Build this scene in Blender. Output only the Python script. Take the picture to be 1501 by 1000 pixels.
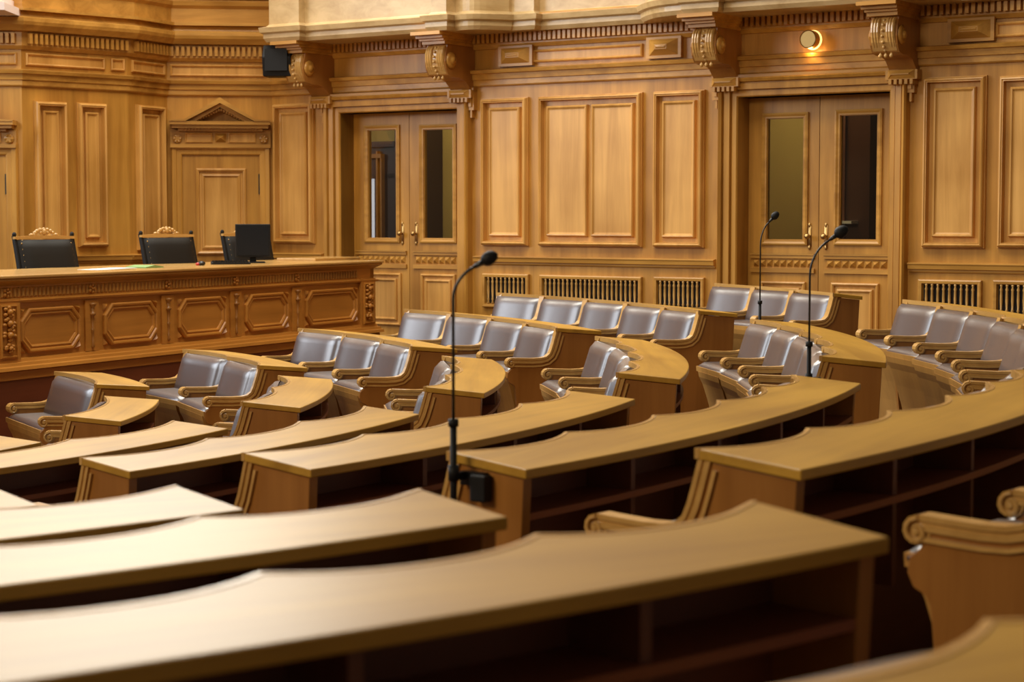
import bpy, math, random
from mathutils import Vector, Matrix
random.seed(7)
PI = math.pi
sc = bpy.context.scene
for o in list(bpy.data.objects): bpy.data.objects.remove(o)
COL = sc.collection

# ---------------------------------------------------------------- camera, world, light
CAMZ = 1.772; F = 2740.6; HOR = 314.9
PITCH = math.atan((500 - HOR) / F)
cd = bpy.data.cameras.new('camera'); cam = bpy.data.objects.new('camera', cd); COL.objects.link(cam)
cam.location = (0, 0, CAMZ); cam.rotation_euler = (PI/2 - PITCH, 0, 0)
cd.sensor_width = 36; cd.lens = F/1501*36; cd.clip_start = .05; cd.clip_end = 200
cd.dof.use_dof = True; cd.dof.focus_distance = 11.0; cd.dof.aperture_fstop = 5.0
sc.camera = cam
sc.view_settings.view_transform = 'Standard'; sc.view_settings.look = 'None'
sc.view_settings.gamma = 1; sc.view_settings.use_curve_mapping = False
sc.view_settings.exposure = 0.0
w = bpy.data.worlds.new('world'); sc.world = w; w.use_nodes = True
w.node_tree.nodes['Background'].inputs[0].default_value = (1.0, .86, .66, 1)
w.node_tree.nodes['Background'].inputs[1].default_value = .10

def area(name, loc, target, sx, sy, power, color):
    l = bpy.data.lights.new(name, 'AREA'); l.shape = 'RECTANGLE'; l.size = sx; l.size_y = sy
    l.energy = power; l.color = color
    o = bpy.data.objects.new(name, l); COL.objects.link(o); o.location = loc
    o.rotation_euler = (Vector(target) - Vector(loc)).to_track_quat('-Z', 'Y').to_euler()
    return o
area('skylight', (-1.5, 12.0, 9.5), (-1.3, 12.6, 0), 7, 6, 900, (1.0, .92, .80))
area('far_window', (-3.7, 16.9, 7.6), (-1.6, 4, 1.0), 4.8, 4.6, 680, (1.0, .96, .84))
area('left_window', (-11.5, 13.5, 5.9), (1.0, 12.5, 1.2), 8, 4.6, 900, (.86, .92, 1.0))
area('gallery_lamps', (-8.0, -1.0, 6.5), (2.2, 14.5, 1.6), 4, 2.5, 560, (1.0, .82, .56))

# ---------------------------------------------------------------- materials
def mat(name, col, rough=.5, metal=0, spec=.5, coat=0, emis=None, estr=0):
    m = bpy.data.materials.new(name); m.use_nodes = True
    b = m.node_tree.nodes['Principled BSDF']
    b.inputs['Base Color'].default_value = (*col, 1); b.inputs['Roughness'].default_value = rough
    b.inputs['Metallic'].default_value = metal; b.inputs['Specular IOR Level'].default_value = spec
    b.inputs['Coat Weight'].default_value = coat; b.inputs['Coat Roughness'].default_value = .25
    if emis: b.inputs['Emission Color'].default_value = (*emis, 1); b.inputs['Emission Strength'].default_value = estr
    return m
def wood(name, dark, light, scale, rough=.4, coat=0.0, spec=.5, bump=.04):
    m = mat(name, light, rough, spec=spec, coat=coat); nt = m.node_tree; N = nt.nodes; L = nt.links
    b = N['Principled BSDF']
    tc = N.new('ShaderNodeTexCoord'); mp = N.new('ShaderNodeMapping'); mp.inputs['Scale'].default_value = scale
    oi = N.new('ShaderNodeObjectInfo'); add = N.new('ShaderNodeVectorMath'); add.operation = 'ADD'
    mul = N.new('ShaderNodeVectorMath'); mul.operation = 'SCALE'; mul.inputs[3].default_value = 17.0
    L.new(oi.outputs['Random'], mul.inputs[0])
    L.new(tc.outputs['Object'], add.inputs[0]); L.new(mul.outputs[0], add.inputs[1]); L.new(add.outputs[0], mp.inputs[0])
    n1 = N.new('ShaderNodeTexNoise'); n1.inputs['Scale'].default_value = 1.0; n1.inputs['Detail'].default_value = 7
    n1.inputs['Roughness'].default_value = .62; n1.inputs['Distortion'].default_value = .5
    L.new(mp.outputs[0], n1.inputs['Vector'])
    n2 = N.new('ShaderNodeTexNoise'); n2.inputs['Scale'].default_value = 1.6; n2.inputs['Detail'].default_value = 2
    L.new(add.outputs[0], n2.inputs['Vector'])
    mx = N.new('ShaderNodeMath'); mx.operation = 'MULTIPLY_ADD'; mx.inputs[1].default_value = .6
    sub = N.new('ShaderNodeMath'); sub.operation = 'MULTIPLY'; sub.inputs[1].default_value = .4
    L.new(n2.outputs['Fac'], sub.inputs[0]); L.new(n1.outputs['Fac'], mx.inputs[0]); L.new(sub.outputs[0], mx.inputs[2])
    cr = N.new('ShaderNodeValToRGB'); cr.color_ramp.elements[0].position = .36; cr.color_ramp.elements[1].position = .62
    cr.color_ramp.elements[0].color = (*dark, 1); cr.color_ramp.elements[1].color = (*light, 1)
    L.new(mx.outputs[0], cr.inputs[0]); L.new(cr.outputs[0], b.inputs['Base Color'])
    bp = N.new('ShaderNodeBump'); bp.inputs['Strength'].default_value = bump; bp.inputs['Distance'].default_value = .01
    L.new(n1.outputs['Fac'], bp.inputs['Height']); L.new(bp.outputs[0], b.inputs['Normal'])
    return m
V = (9, 9, .55); H = (.55, 9, 9)
M = {}
M['wall_v'] = wood('honey_oak_upright', (.34, .145, .018), (.58, .285, .048), V, .38)
M['wall_h'] = wood('honey_oak_level', (.34, .150, .021), (.61, .31, .060), H, .36)
M['wall_panel'] = wood('honey_oak_panel', (.46, .215, .040), (.72, .385, .100), V, .36)
M['desk'] = wood('desk_top_oak', (.36, .182, .022), (.57, .315, .044), H, .38, coat=0, spec=.30)
M['side'] = wood('bench_side_oak', (.27, .105, .018), (.39, .165, .034), V, .33)
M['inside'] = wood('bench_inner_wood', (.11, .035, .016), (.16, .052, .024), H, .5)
M['light'] = wood('pale_edge_oak', (.44, .235, .060), (.62, .36, .11), H, .26, coat=.4)
M['seatwood'] = wood('seat_base_oak', (.36, .18, .045), (.50, .26, .065), V, .42, spec=.25)
M['podium'] = wood('podium_oak', (.42, .165, .022), (.60, .255, .040), H, .38)
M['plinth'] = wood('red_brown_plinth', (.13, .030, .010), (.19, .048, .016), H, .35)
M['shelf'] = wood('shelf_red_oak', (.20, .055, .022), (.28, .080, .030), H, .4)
M['floor'] = mat('floor_carpet', (.075, .028, .014), .9)
M['leather'] = mat('grey_brown_leather', (.075, .055, .055), .38, spec=1.0, coat=.6)
M['black_leather'] = mat('black_leather', (.010, .008, .006), .6, spec=.25)
M['brass'] = mat('brass', (.55, .35, .13), .38, 1)
M['dark'] = mat('opening_shade', (.012, .006, .004), .8)
M['black'] = mat('black_plastic', (.010, .010, .011), .55, spec=.25)
M['screen'] = mat('dark_screen', (.01, .012, .016), .22)
M['steel'] = mat('dark_steel', (.05, .05, .05), .35, .8)
M['white'] = mat('white_paper', (.8, .8, .78), .7)
M['green'] = mat('green_card', (.22, .36, .12), .7)
M['red'] = mat('red_plastic', (.45, .03, .02), .4)
M['plaster'] = mat('ochre_plaster', (.60, .43, .15), .8)
M['cabinet'] = mat('dark_cabinet', (.07, .022, .010), .4)
M['stone'] = mat('pink_white_stone', (.80, .66, .60), .6)
M['daylight'] = mat('daylight_pane', (.8, .8, .9), .5, emis=(.80, .82, 1.0), estr=.5)
M['lampglow'] = mat('lamp_glow', (1, .8, .4), .5, emis=(1.0, .66, .22), estr=1.6)
# bump for the leather
nt = M['leather'].node_tree; n = nt.nodes.new('ShaderNodeTexNoise'); n.inputs['Scale'].default_value = 90
b = nt.nodes.new('ShaderNodeBump'); b.inputs['Strength'].default_value = .12; b.inputs['Distance'].default_value = .004
nt.links.new(n.outputs['Fac'], b.inputs['Height']); nt.links.new(b.outputs[0], nt.nodes['Principled BSDF'].inputs['Normal'])
# glass
g = bpy.data.materials.new('door_glass'); g.use_nodes = True; N = g.node_tree.nodes; N.clear()
out = N.new('ShaderNodeOutputMaterial'); mixs = N.new('ShaderNodeMixShader'); tr = N.new('ShaderNodeBsdfTransparent')
gl = N.new('ShaderNodeBsdfGlossy'); gl.inputs['Roughness'].default_value = .02; fr = N.new('ShaderNodeFresnel'); fr.inputs[0].default_value = 1.45
tr.inputs[0].default_value = (.93, .95, .9, 1)
g.node_tree.links.new(fr.outputs[0], mixs.inputs[0]); g.node_tree.links.new(tr.outputs[0], mixs.inputs[1])
g.node_tree.links.new(gl.outputs[0], mixs.inputs[2]); g.node_tree.links.new(mixs.outputs[0], out.inputs[0])
M['glass'] = g

# ---------------------------------------------------------------- mesh helpers
class MB:
    def __init__(s): s.v = []; s.f = []; s.x = None
    def vert(s, p):
        p = Vector(p)
        if s.x is not None: p = s.x @ p
        s.v.append(tuple(p)); return len(s.v) - 1
    def box(s, x0, x1, y0, y1, z0, z1):
        i = [s.vert((x, y, z)) for z in (z0, z1) for y in (y0, y1) for x in (x0, x1)]
        for q in ((0,2,3,1),(4,5,7,6),(0,1,5,4),(2,6,7,3),(0,4,6,2),(1,3,7,5)): s.f.append([i[k] for k in q])
        return s
    def frustum(s, x0, x1, z0, z1, yb, yt, ins, insz=None):   # raised block on a wall, y outward negative
        insz = ins if insz is None else insz
        a = [s.vert(p) for p in ((x0,yb,z0),(x1,yb,z0),(x1,yb,z1),(x0,yb,z1))]
        c = [s.vert(p) for p in ((x0+ins,yt,z0+insz),(x1-ins,yt,z0+insz),(x1-ins,yt,z1-insz),(x0+ins,yt,z1-insz))]
        s.f.append(c)
        for k in range(4): s.f.append([a[k], a[(k+1)%4], c[(k+1)%4], c[k]])
        s.f.append(a[::-1]); return s
    def prism(s, poly, axis, a, b):           # polygon in the two other axes, extruded along axis
        def P(u, v, t): return {'x': (t,u,v), 'y': (u,t,v), 'z': (u,v,t)}[axis]
        A = [s.vert(P(u,v,a)) for u,v in poly]; B = [s.vert(P(u,v,b)) for u,v in poly]; n = len(poly)
        s.f.append(A[::-1]); s.f.append(B)
        for k in range(n): s.f.append([A[k], A[(k+1)%n], B[(k+1)%n], B[k]])
        return s
    def grid(s, rows, closeu=False, capends=False):
        I = [[s.vert(p) for p in r] for r in rows]; n = len(I[0])
        for a, b in zip(I, I[1:]):
            for k in range(n if closeu else n-1): s.f.append([a[k], a[(k+1)%n], b[(k+1)%n], b[k]])
        if capends: s.f.append(I[0][::-1]); s.f.append(I[-1])
        return s
    def lathe(s, prof, c=(0,0,0), seg=12, axis='z', half=False):
        rows = []
        for r, h in prof:
            row = []
            for k in range(seg):
                a = 2*PI*k/seg; u, v = r*math.cos(a), r*math.sin(a)
                d = {'z': (u,v,h), 'y': (u,h,v), 'x': (h,u,v)}[axis]
                row.append((c[0]+d[0], c[1]+d[1], c[2]+d[2]))
            rows.append(row)
        return s.grid(rows, True, True)
    def ball(s, c, rx, ry, rz, seg=8, rings=5):
        rows = []
        for i in range(rings+1):
            t = -PI/2 + PI*(i+.001*(i==0)-.001*(i==rings))/rings
            rows.append([(c[0]+rx*math.cos(t)*math.cos(2*PI*k/seg), c[1]+ry*math.cos(t)*math.sin(2*PI*k/seg), c[2]+rz*math.sin(t)) for k in range(seg)])
        return s.grid(rows, True, True)
    def tube(s, path, r, seg=8):
        rows = []; path = [Vector(p) for p in path]; up0 = Vector((.3, .9, .1)).normalized()
        for i, p in enumerate(path):
            d = (path[min(i+1, len(path)-1)] - path[max(i-1, 0)]).normalized()
            a = d.cross(up0).normalized(); b = d.cross(a)
            rr = r[i] if isinstance(r, (list, tuple)) else r
            rows.append([p + rr*(a*math.cos(2*PI*k/seg) + b*math.sin(2*PI*k/seg)) for k in range(seg)])
        return s.grid(rows, True, True)
    def loops(s, loops, cap=True):            # nested closed loops, last one capped
        I = [[s.vert(p) for p in l] for l in loops]; n = len(I[0])
        for a, b in zip(I, I[1:]):
            for k in range(n): s.f.append([a[k], a[(k+1)%n], b[(k+1)%n], b[k]])
        if cap: s.f.append(I[-1])
        return s
    def mesh(s, name, m, smooth=False):
        me = bpy.data.meshes.new(name); me.from_pydata(s.v, [], s.f); me.materials.append(m)
        if smooth: me.polygons.foreach_set('use_smooth', [True]*len(me.polygons))
        me.update(); return me
    def build(s, name, m, parent=None, smooth=False, bevel=0):
        me = s.mesh(name, m, smooth)
        import bmesh
        bm = bmesh.new(); bm.from_mesh(me); bmesh.ops.recalc_face_normals(bm, faces=bm.faces[:]); bm.to_mesh(me); bm.free()
        o = bpy.data.objects.new(name, me); COL.objects.link(o)
        if parent is not None: o.parent = parent
        if bevel:
            b = o.modifiers.new('bevel', 'BEVEL'); b.width = bevel; b.segments = 2; b.limit_method = 'ANGLE'
        return o
def tag(o, label, cat, group=None):
    o['label'] = label; o['category'] = cat
    if group: o['group'] = group
    return o
def empty(name, loc=(0,0,0), rz=0, label=None, cat=None, group=None):
    o = bpy.data.objects.new(name, None); COL.objects.link(o); o.location = loc; o.rotation_euler = (0,0,rz); o.empty_display_size = .1
    if label: tag(o, label, cat, group)
    return o
def struct(o): o['kind'] = 'structure'; return o
def linkcopy(o, parent, loc=None):
    c = o.copy(); COL.objects.link(c); c.parent = parent
    if loc is not None: c.location = loc
    return c

# ---------------------------------------------------------------- survey of the room (metres, camera foot at 0,0)
def plan(x, Y): return Vector(((x-750.5)/F*Y*.9977, Y))
class Wall:                                  # local frame: x along the wall, -y into the room, z up
    def __init__(s, A, B):
        s.A = A; d = B - A; s.len = d.length; s.e = d/s.len; s.rz = math.atan2(s.e.y, s.e.x)
        s.n = Vector((s.e.y, -s.e.x))        # towards the room
        s.loc = (A.x, A.y, 0)
    def hit(s, x, y, w=0):
        c, si = math.cos(PITCH), math.sin(PITCH); px = (x-750.5)/F; py = -(y-500)/F
        D = Vector((px, py*si + c, py*c - si)); O = s.A + s.n*w
        t = (O.dot(s.n))/(D.xy.dot(s.n)); P = D*t
        return (P.xy - s.A).dot(s.e), P.z + CAMZ
    def u(s, x, w=0, y=250): return s.hit(x, y, w)[0]
    def z(s, x, y, w=0): return s.hit(x, y, w)[1]
L0 = plan(-420, 17.3); L1 = plan(35, 17.46); L2 = plan(190, 18.25); L3 = plan(247, 18.84); L4 = plan(400, 18.97)
L5 = plan(1501, 14.63); L5 = L5 + (L5 - L4).normalized()*2.2
WB = Wall(L4, L5); WC = Wall(L3, L4); WN = Wall(L2, L3); WL = Wall(L1, L2); WF = Wall(L0, L1)
TOP = 7.5
PERIM = .534
POLY = [L0, L1, L2, L3, L4, L5]
def offset_poly(poly, w):
    out = []
    for i, p in enumerate(poly):
        ns = []
        for a, b in ((i-1, i), (i, i+1)):
            if a >= 0 and b < len(poly):
                d = (poly[b]-poly[a]).normalized(); ns.append(Vector((d.y, -d.x)))
        if len(ns) == 1: out.append(p + ns[0]*w)
        else:
            m = (ns[0]+ns[1]).normalized(); out.append(p + m*(w/max(.3, m.dot(ns[0]))))
    return out
def trim(name, poly, prof, m):               # prof: (w outward, z) swept along the walls
    mb = MB()
    rows = [[(p.x, p.y, z) for p in offset_poly(poly, w)] for w, z in prof]
    mb.grid(rows)
    return struct(mb.build(name, m))

# ---------------------------------------------------------------- walls
def slab(name, W, openings=(), m=None):
    mb = MB(); T = .30; m = m or M['wall_v']
    xs = 0; zb = 0
    for (a, b, zt) in sorted(openings):
        mb.box(xs, a, 0, T, zb, TOP); mb.box(a, b, 0, T, zt, TOP)
        mb.box(a, b, 0, T, zb, PERIM - .005); xs = b
    mb.box(xs, W.len, 0, T, zb, TOP)
    o = mb.build(name, m); o.location = W.loc; o.rotation_euler = (0,0,W.rz)
    return struct(o)
D1 = (WB.u(500), WB.u(671), WB.z(585, 163)); D2 = (WB.u(1082), WB.u(1304), WB.z(1190, 138.5))
wall_back = slab('wall_back', WB, [D1, D2])
wall_corner = slab('wall_corner', WC)
wall_niche = slab('wall_niche', WN)
wall_left = slab('wall_left', WL)
wall_front = slab('wall_front', WF)

PROF_P = [(0,0),(0,.030),(.006,.030),(.008,.046),(.016,.062),(.026,.066),(.034,.058),(.040,.060),(.046,.004),(.086,.004),(.088,.032),(.096,.042),(.106,.040),(.112,.030),(.122,.026)]
PROF_S = [(0,0),(0,.018),(.010,.026),(.020,.018),(.024,.002)]
PROF_O = [(0,0),(0,.030),(.006,.030),(.008,.046),(.016,.062),(.026,.066),(.034,.058),(.040,.060),(.046,.004)]
def rect_loops(u0, u1, z0, z1, prof, y0=0):
    return [[(u0+d, y0-h, z0+d), (u1-d, y0-h, z0+d), (u1-d, y0-h, z1-d), (u0+d, y0-h, z1-d)] for d, h in prof]
def panel(parent, W, x0, x1, yt, yb, prof=PROF_P, name='panel', xm=None, m=None, w=0):
    xm = (x0+x1)/2 if xm is None else xm
    u0, u1 = W.u(x0, w), W.u(x1, w); z1, z0 = W.z(xm, yt, w), W.z(xm, yb, w)
    return MB().loops(rect_loops(u0, u1, z0, z1, prof, -w)).build(name, m or M['wall_panel'], parent)
# tall panels of the back wall
panel(wall_back, WB, 404, 462, 152, 357)
ptop = 2.945; 
def bpan(x0, x1, prof=PROF_P):
    return panel(wall_back, WB, x0, x1, 138.5, 361.5, prof, xm=868)
bpan(708, 776); bpan(960, 1034)
fr = bpan(792, 943, PROF_O); fr.name = 'panel_frame'
zt, zb = WB.z(868, 138.5), WB.z(868, 361.5)
ua, ub = WB.u(792), WB.u(943); um = (ua+ub)/2
inner = [(0,0),(.002,.030),(.010,.040),(.020,.038),(.026,.028),(.036,.024)]
for a, b in ((ua+.085, um-.022), (um+.022, ub-.085)):
    MB().loops(rect_loops(a, b, zb+.09, zt-.09, inner, -.004)).build('panel', M['wall_panel'], wall_back)
panel(wall_back, WB, 1354, 1446, 112.5, 363.7); panel(wall_back, WB, 1465, 1566, 110, 364)
# left hand walls
panel(wall_left, WL, 50, 97, 149, 362); panel(wall_left, WL, 112, 155, 151.5, 362)
panel(wall_niche, WN, 199, 238, 155, 366)
panel(wall_front, WF, -130, -60, 146, 362)

# mouldings running round the whole room
zA = 1.2 + CAMZ
trim('trim_1', POLY, [(0,zA-.012),(.02,zA-.012),(.03,zA),(.03,zA+.045),(.045,zA+.05),(.05,zA+.10),(.075,zA+.105),(.085,zA+.135),(.03,zA+.145),(.0,zA+.15)], M['wall_h'])
zD = 1.575 + CAMZ
trim('trim_2', POLY, [(0,zD-.045),(.02,zD-.045),(.045,zD-.012),(.045,zD+.115),(.12,zD+.12),(.135,zD+.14),(.16,zD+.17),(.17,zD+.20),(.17,zD+.235),(.12,zD+.25),(.10,zD+.30),(0,zD+.30)], M['wall_h'])
trim('trim_3', POLY, [(0,zD+.50),(.03,zD+.50),(.05,zD+.53),(.05,zD+.56),(0,zD+.58)], M['wall_h'])
# dentils in the cornice
def dentils(W, u0, u1, parent, w0=.045, z0=None, h=.095, step=.052, wd=.030, dp=.045):
    z0 = zD + .005 if z0 is None else z0
    mb = MB(); k = int((u1-u0)/step)
    for i in range(k):
        a = u0 + (u1-u0)*(i+.5)/k; mb.box(a-wd/2, a+wd/2, -w0-dp, -w0+.01, z0, z0+h)
    o = mb.build('dentils', M['wall_h'], parent); o['kind'] = 'stuff'
for W, o in ((WB, wall_back), (WC, wall_corner), (WN, wall_niche), (WL, wall_left), (WF, wall_front)): dentils(W, .03, W.len-.03, o)
# dado rail, interrupted by the doors
zR = WB.z(868, 379.5)
def rail(W, parent, u0, u1, name='dado_rail'):
    prof = [(0,zR-.068),(.012,zR-.068),(.018,zR-.058),(.018,zR-.045),(.04,zR-.04),(.045,zR-.01),(.052,zR),(.052,zR+.006),(.0,zR+.014)]
    mb = MB(); A = [mb.vert((u0, -w_, z)) for w_, z in prof]; B = [mb.vert((u1, -w_, z)) for w_, z in prof]; n = len(prof)
    for k in range(n-1): mb.f.append([A[k], A[k+1], B[k+1], B[k]])
    mb.f.append(A); mb.f.append(B[::-1])
    return mb.build(name, M['wall_h'], parent)
rail(WB, wall_back, 0.0, WB.u(474)); rail(WB, wall_back, WB.u(697), WB.u(1050)); rail(WB, wall_back, WB.u(1335), WB.len)
rail(WN, wall_niche, 0, WN.len); rail(WL, wall_left, 0, WL.len)
# turned grilles under the rail
def grille(x0, x1, nb, yt, xm):
    u0, u1 = WB.u(x0), WB.u(x1); z1 = WB.z(xm, yt); z0 = z1 - .315
    MB().loops(rect_loops(u0, u1, z0, z1, [(0,0),(0,.03),(.010,.036),(.030,.034),(.036,.006),(.04,.002)], 0), cap=False).build('grille_frame', M['wall_h'], wall_back)
    MB().box(u0+.03, u1-.03, -.004, -.001, z0+.03, z1-.03).build('grille_shade_sheet', M['dark'], wall_back)  # near-black sheet paints the shade of a deep opening; wall is solid here
    h = z1-z0-.07
    prof = [(.008,0),(.014,.008),(.007,.03),(.013,.04),(.008,.055),(.012,h*.5),(.010,h-.05),(.014,h-.04),(.007,h-.02),(.012,h-.008),(.012,h)]
    first = None
    for k in range(nb):
        u = u0 + .045 + (u1-u0-.09)*(k+.5)/nb
        if first is None:
            first = MB().lathe(prof, seg=8).build('baluster', M['light'], wall_back, smooth=True); first.location = (u, -.022, z0+.035)
        else: linkcopy(first, wall_back, (u, -.022, z0+.035))
grille(709, 777, 9, 401.5, 743); grille(793, 943, 21, 404.5, 868); grille(961, 1035, 9, 406.5, 998)
grille(1350, 1443, 9, 410.5, 1396); grille(1460, 1553, 9, 411.5, 1500)
# frieze panels and raised lozenge blocks
def frieze(W, parent, x0, x1, w=0.0):
    MB().loops(rect_loops(W.u(x0, w), W.u(x1, w), zA+.185, zD-.075, PROF_S, -w)).build('frieze_panel', M['wall_panel'], parent)
frieze(WB, wall_back, 782, 942); frieze(WB, wall_back, 1457, 1600); frieze(WL, wall_left, 40, 155); frieze(WL, wall_left, 164, 184)
frieze(WN, wall_niche, 194, 242); frieze(WC, wall_corner, 251, 392); frieze(WF, wall_front, -100, 28)
for x0, x1 in ((733, 777), (949, 994), (1389, 1450)):
    u0, u1 = WB.u(x0, .05), WB.u(x1, .05)
    mb = MB().box(u0-.02, u1+.02, -.05, 0, zA+.16, zD-.03); mb.frustum(u0+.01, u1-.01, zA+.185, zD-.05, -.05, -.105, .085, .05)
    mb.frustum(u0+.10, u1-.10, zA+.24, zD-.105, -.105, -.112, .012); mb.build('lozenge_block', M['wall_h'], wall_back)
# attic band at the top of the corner wall with a row of discs
mb = MB()
for k in range(13):
    u = .05 + (WC.len-.1)*(k+.5)/13; mb.lathe([(.032,-.075),(.032,-.05)], (u, 0, zD+.62), 10, 'y')
mb.box(0, WC.len, -.055, 0, zD+.585, zD+.66); o = mb.build('disc_frieze', M['wall_h'], wall_corner); o['kind'] = 'stuff'

# ---------------------------------------------------------------- balcony on consoles
def face_strip(mb, pts, prof):
    rows = [[(p.x, p.y, z) for p in offset_poly(pts, w_)] for w_, z in prof]; mb.grid(rows)
def wl(u, w_): return WB.A + WB.e*u + WB.n*w_
zB = CAMZ + 1.66
PROFB = [(-.03,zB+.0),(.0,zB),(.02,zB+.035),(.02,zB+.075),(.045,zB+.09),(.055,zB+.135),(.0,zB+.15),(-.02,zB+.17),(-.02,zB+.95),(.03,zB+.98),(.03,zB+1.05),(-.2,zB+1.05)]
def curve(u0, w0, u1, w1, bulge, n=10):
    out = []
    for i in range(n+1):
        t = i/n; out.append(wl(u0+(u1-u0)*t, w0+(w1-w0)*t + bulge*math.sin(PI*t)))
    return out
WD = .62
uL = WB.u(392, WD); ua = WB.u(440, WD); ub = WB.u(628, WD); uc = WB.u(655, WD)
pts = [wl(uL, 0), wl(uL, WD), wl(ua, WD), wl(ua, WD-.09), wl(ub, WD-.09), wl(ub, WD), wl(uc, WD)]
ud = WB.u(750, .25); ue = WB.u(785, .22)
pts += curve(uc+.01, WD-.12, ud, .27, .14) + [wl(ud, .24), wl(ue, .24), wl(ue, .14)]
uf = WB.u(945, .14); ug = WB.u(1000, WD); uh = WB.u(1050, WD); ui = WB.u(1262, WD); uj = WB.u(1312, WD); uk = WB.u(1400, .3)
pts += [wl(uf, .14)] + curve(uf+.01, .2, ug-.02, WD-.04, .10) + [wl(ug, WD), wl(uh, WD), wl(uh, WD-.09), wl(ui, WD-.09), wl(ui, WD), wl(uj, WD)]
pts += curve(uj+.01, WD-.10, uk, .27, .12) + [wl(uk, .24), wl(uk+.2, .24), wl(uk+.2, .14), wl(WB.len, .14)]
pts = [p for i, p in enumerate(pts) if i == 0 or (p-pts[i-1]).length > .004]
bal = empty('balcony', (0,0,0), 0, 'panelled honey oak balcony running above both glazed doors', 'balcony')
mb = MB()
rows = []
n_ = len(pts)
def smooth_off(w_):
    return offset_poly(pts, w_)
rows = [[(p.x, p.y, z) for p in offset_poly(pts, w_)] for w_, z in PROFB]; mb.grid(rows)
# soffit: fan between the front edge and the wall line
fr_ = offset_poly(pts, -.03)
top_ = [(p.x, p.y, zB) for p in fr_]; bk = []
for p in fr_:
    u = (p-WB.A).dot(WB.e); q = wl(u, -.02); bk.append((q.x, q.y, zB))
mb.grid([top_, bk])
mb.build('parapet', wood('balcony_oak_lit', (.40, .255, .100), (.58, .41, .20), H, .33), bal)  # strong light on the upper level put into the colour as paler oak

def console(x, label):                         # x: picture column where the console meets the wall
    u = WB.u(x); t = empty('console_bracket', (wl(u,0).x, wl(u,0).y, 0), WB.rz, label, 'bracket', 'carved consoles under the balcony')
    W2 = .115
    # side profile in (y outward negative, z): big S-shaped corbel
    z = zB
    prof = [(0,z-.52),(-.05,z-.52),(-.10,z-.47),(-.16,z-.42),(-.24,z-.40),(-.34,z-.40),(-.42,z-.385),(-.46,z-.33),(-.475,z-.26),(-.46,z-.18),(-.44,z-.13),(-.44,z-.10),(0,z-.10)]
    MB().prism([(p[0], p[1]) for p in prof], 'x', -W2, W2).build('body', M['side'], t)
    mb = MB()
    for a, b_, o_ in ((0,-.03,.66),(.03,-.055,.6),(.055,-.075,.56),(.075,-.105,.53)):
        mb.box(-W2-.05+a*.5, W2+.05-a*.5, -o_+.03, 0, z+b_, z+(-a if a else -.0))
    mb.build('capital', M['wall_h'], t)
    # fluted scroll front
    mb = MB(); N_ = 12
    for xx, r0 in ((-.085,.014),(-.062,.014),(-.040,.012),(.040,.012),(.062,.014),(.085,.014)):
        path = []
        for i in range(N_+1):
            a = PI*.62 - PI*1.05*i/N_
            path.append((xx, -.36-.135*math.sin(a+PI*.0)*1.0 if False else -.375-.115*math.cos(a-PI*.12), z-.245+.135*math.sin(a-PI*.12+PI*.06)))
        mb.tube(path, r0, 6)
    mb.prism([(-.36,z-.39),(-.43,z-.375),(-.475,z-.31),(-.482,z-.24),(-.47,z-.16),(-.44,z-.11),(-.36,z-.11)], 'x', -.10, .10)
    mb.build('scroll', M['light'], t, smooth=False)
    mb = MB()
    for i in range(8):
        a = PI*.40 - PI*.78*i/7
        mb.ball((0, -.385-.112*math.cos(a), z-.245+.135*math.sin(a)), .014, .014, .014, 6, 4)
    o = mb.build('bead', M['light'], t, True); o['kind'] = 'stuff'
    for sx in (-1, 1):
        mb = MB().lathe([(.075,0),(.078,.008),(.05,.022),(.035,.018),(.03,.035),(.0001,.04)], (0,0,0), 14, 'x')
        if sx < 0: mb.v = [(-a, b, c) for a, b, c in mb.v]
        mb.v = [(a + sx*W2, b-.385, c+z-.25) for a, b, c in mb.v]
        mb.build('volute', M['wall_h'], t, True)
    mb = MB()
    for xx in (-.045, 0, .045):
        mb.lathe([(.004,0),(.016,-.02),(.014,-.034),(.006,-.042)], (xx, -.415, z-.385), 7)
    mb.build('drops', M['light'], t, True)
    mb = MB().box(-W2-.02, W2+.02, -.10, 0, z-.575, z-.50); mb.frustum(-W2, W2, z-.57, z-.50, -.10, -.13, .04)
    for k in range(5): mb.box(-.10+.045*k-.0, -.10+.045*k+.025, -.12, 0, z-.615, z-.575)
    mb.build('foot_block', M['wall_h'], t)
    return t
console(478, 'carved oak console at the far left end of the balcony beside the black loudspeaker')
console(682, 'carved oak console under the balcony drum, right of the far glazed door')
console(1068, 'carved oak console above the left jamb of the nearer glazed door')
console(1326, 'carved oak console above the right jamb of the nearer glazed door, right of the lamp')

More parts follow.
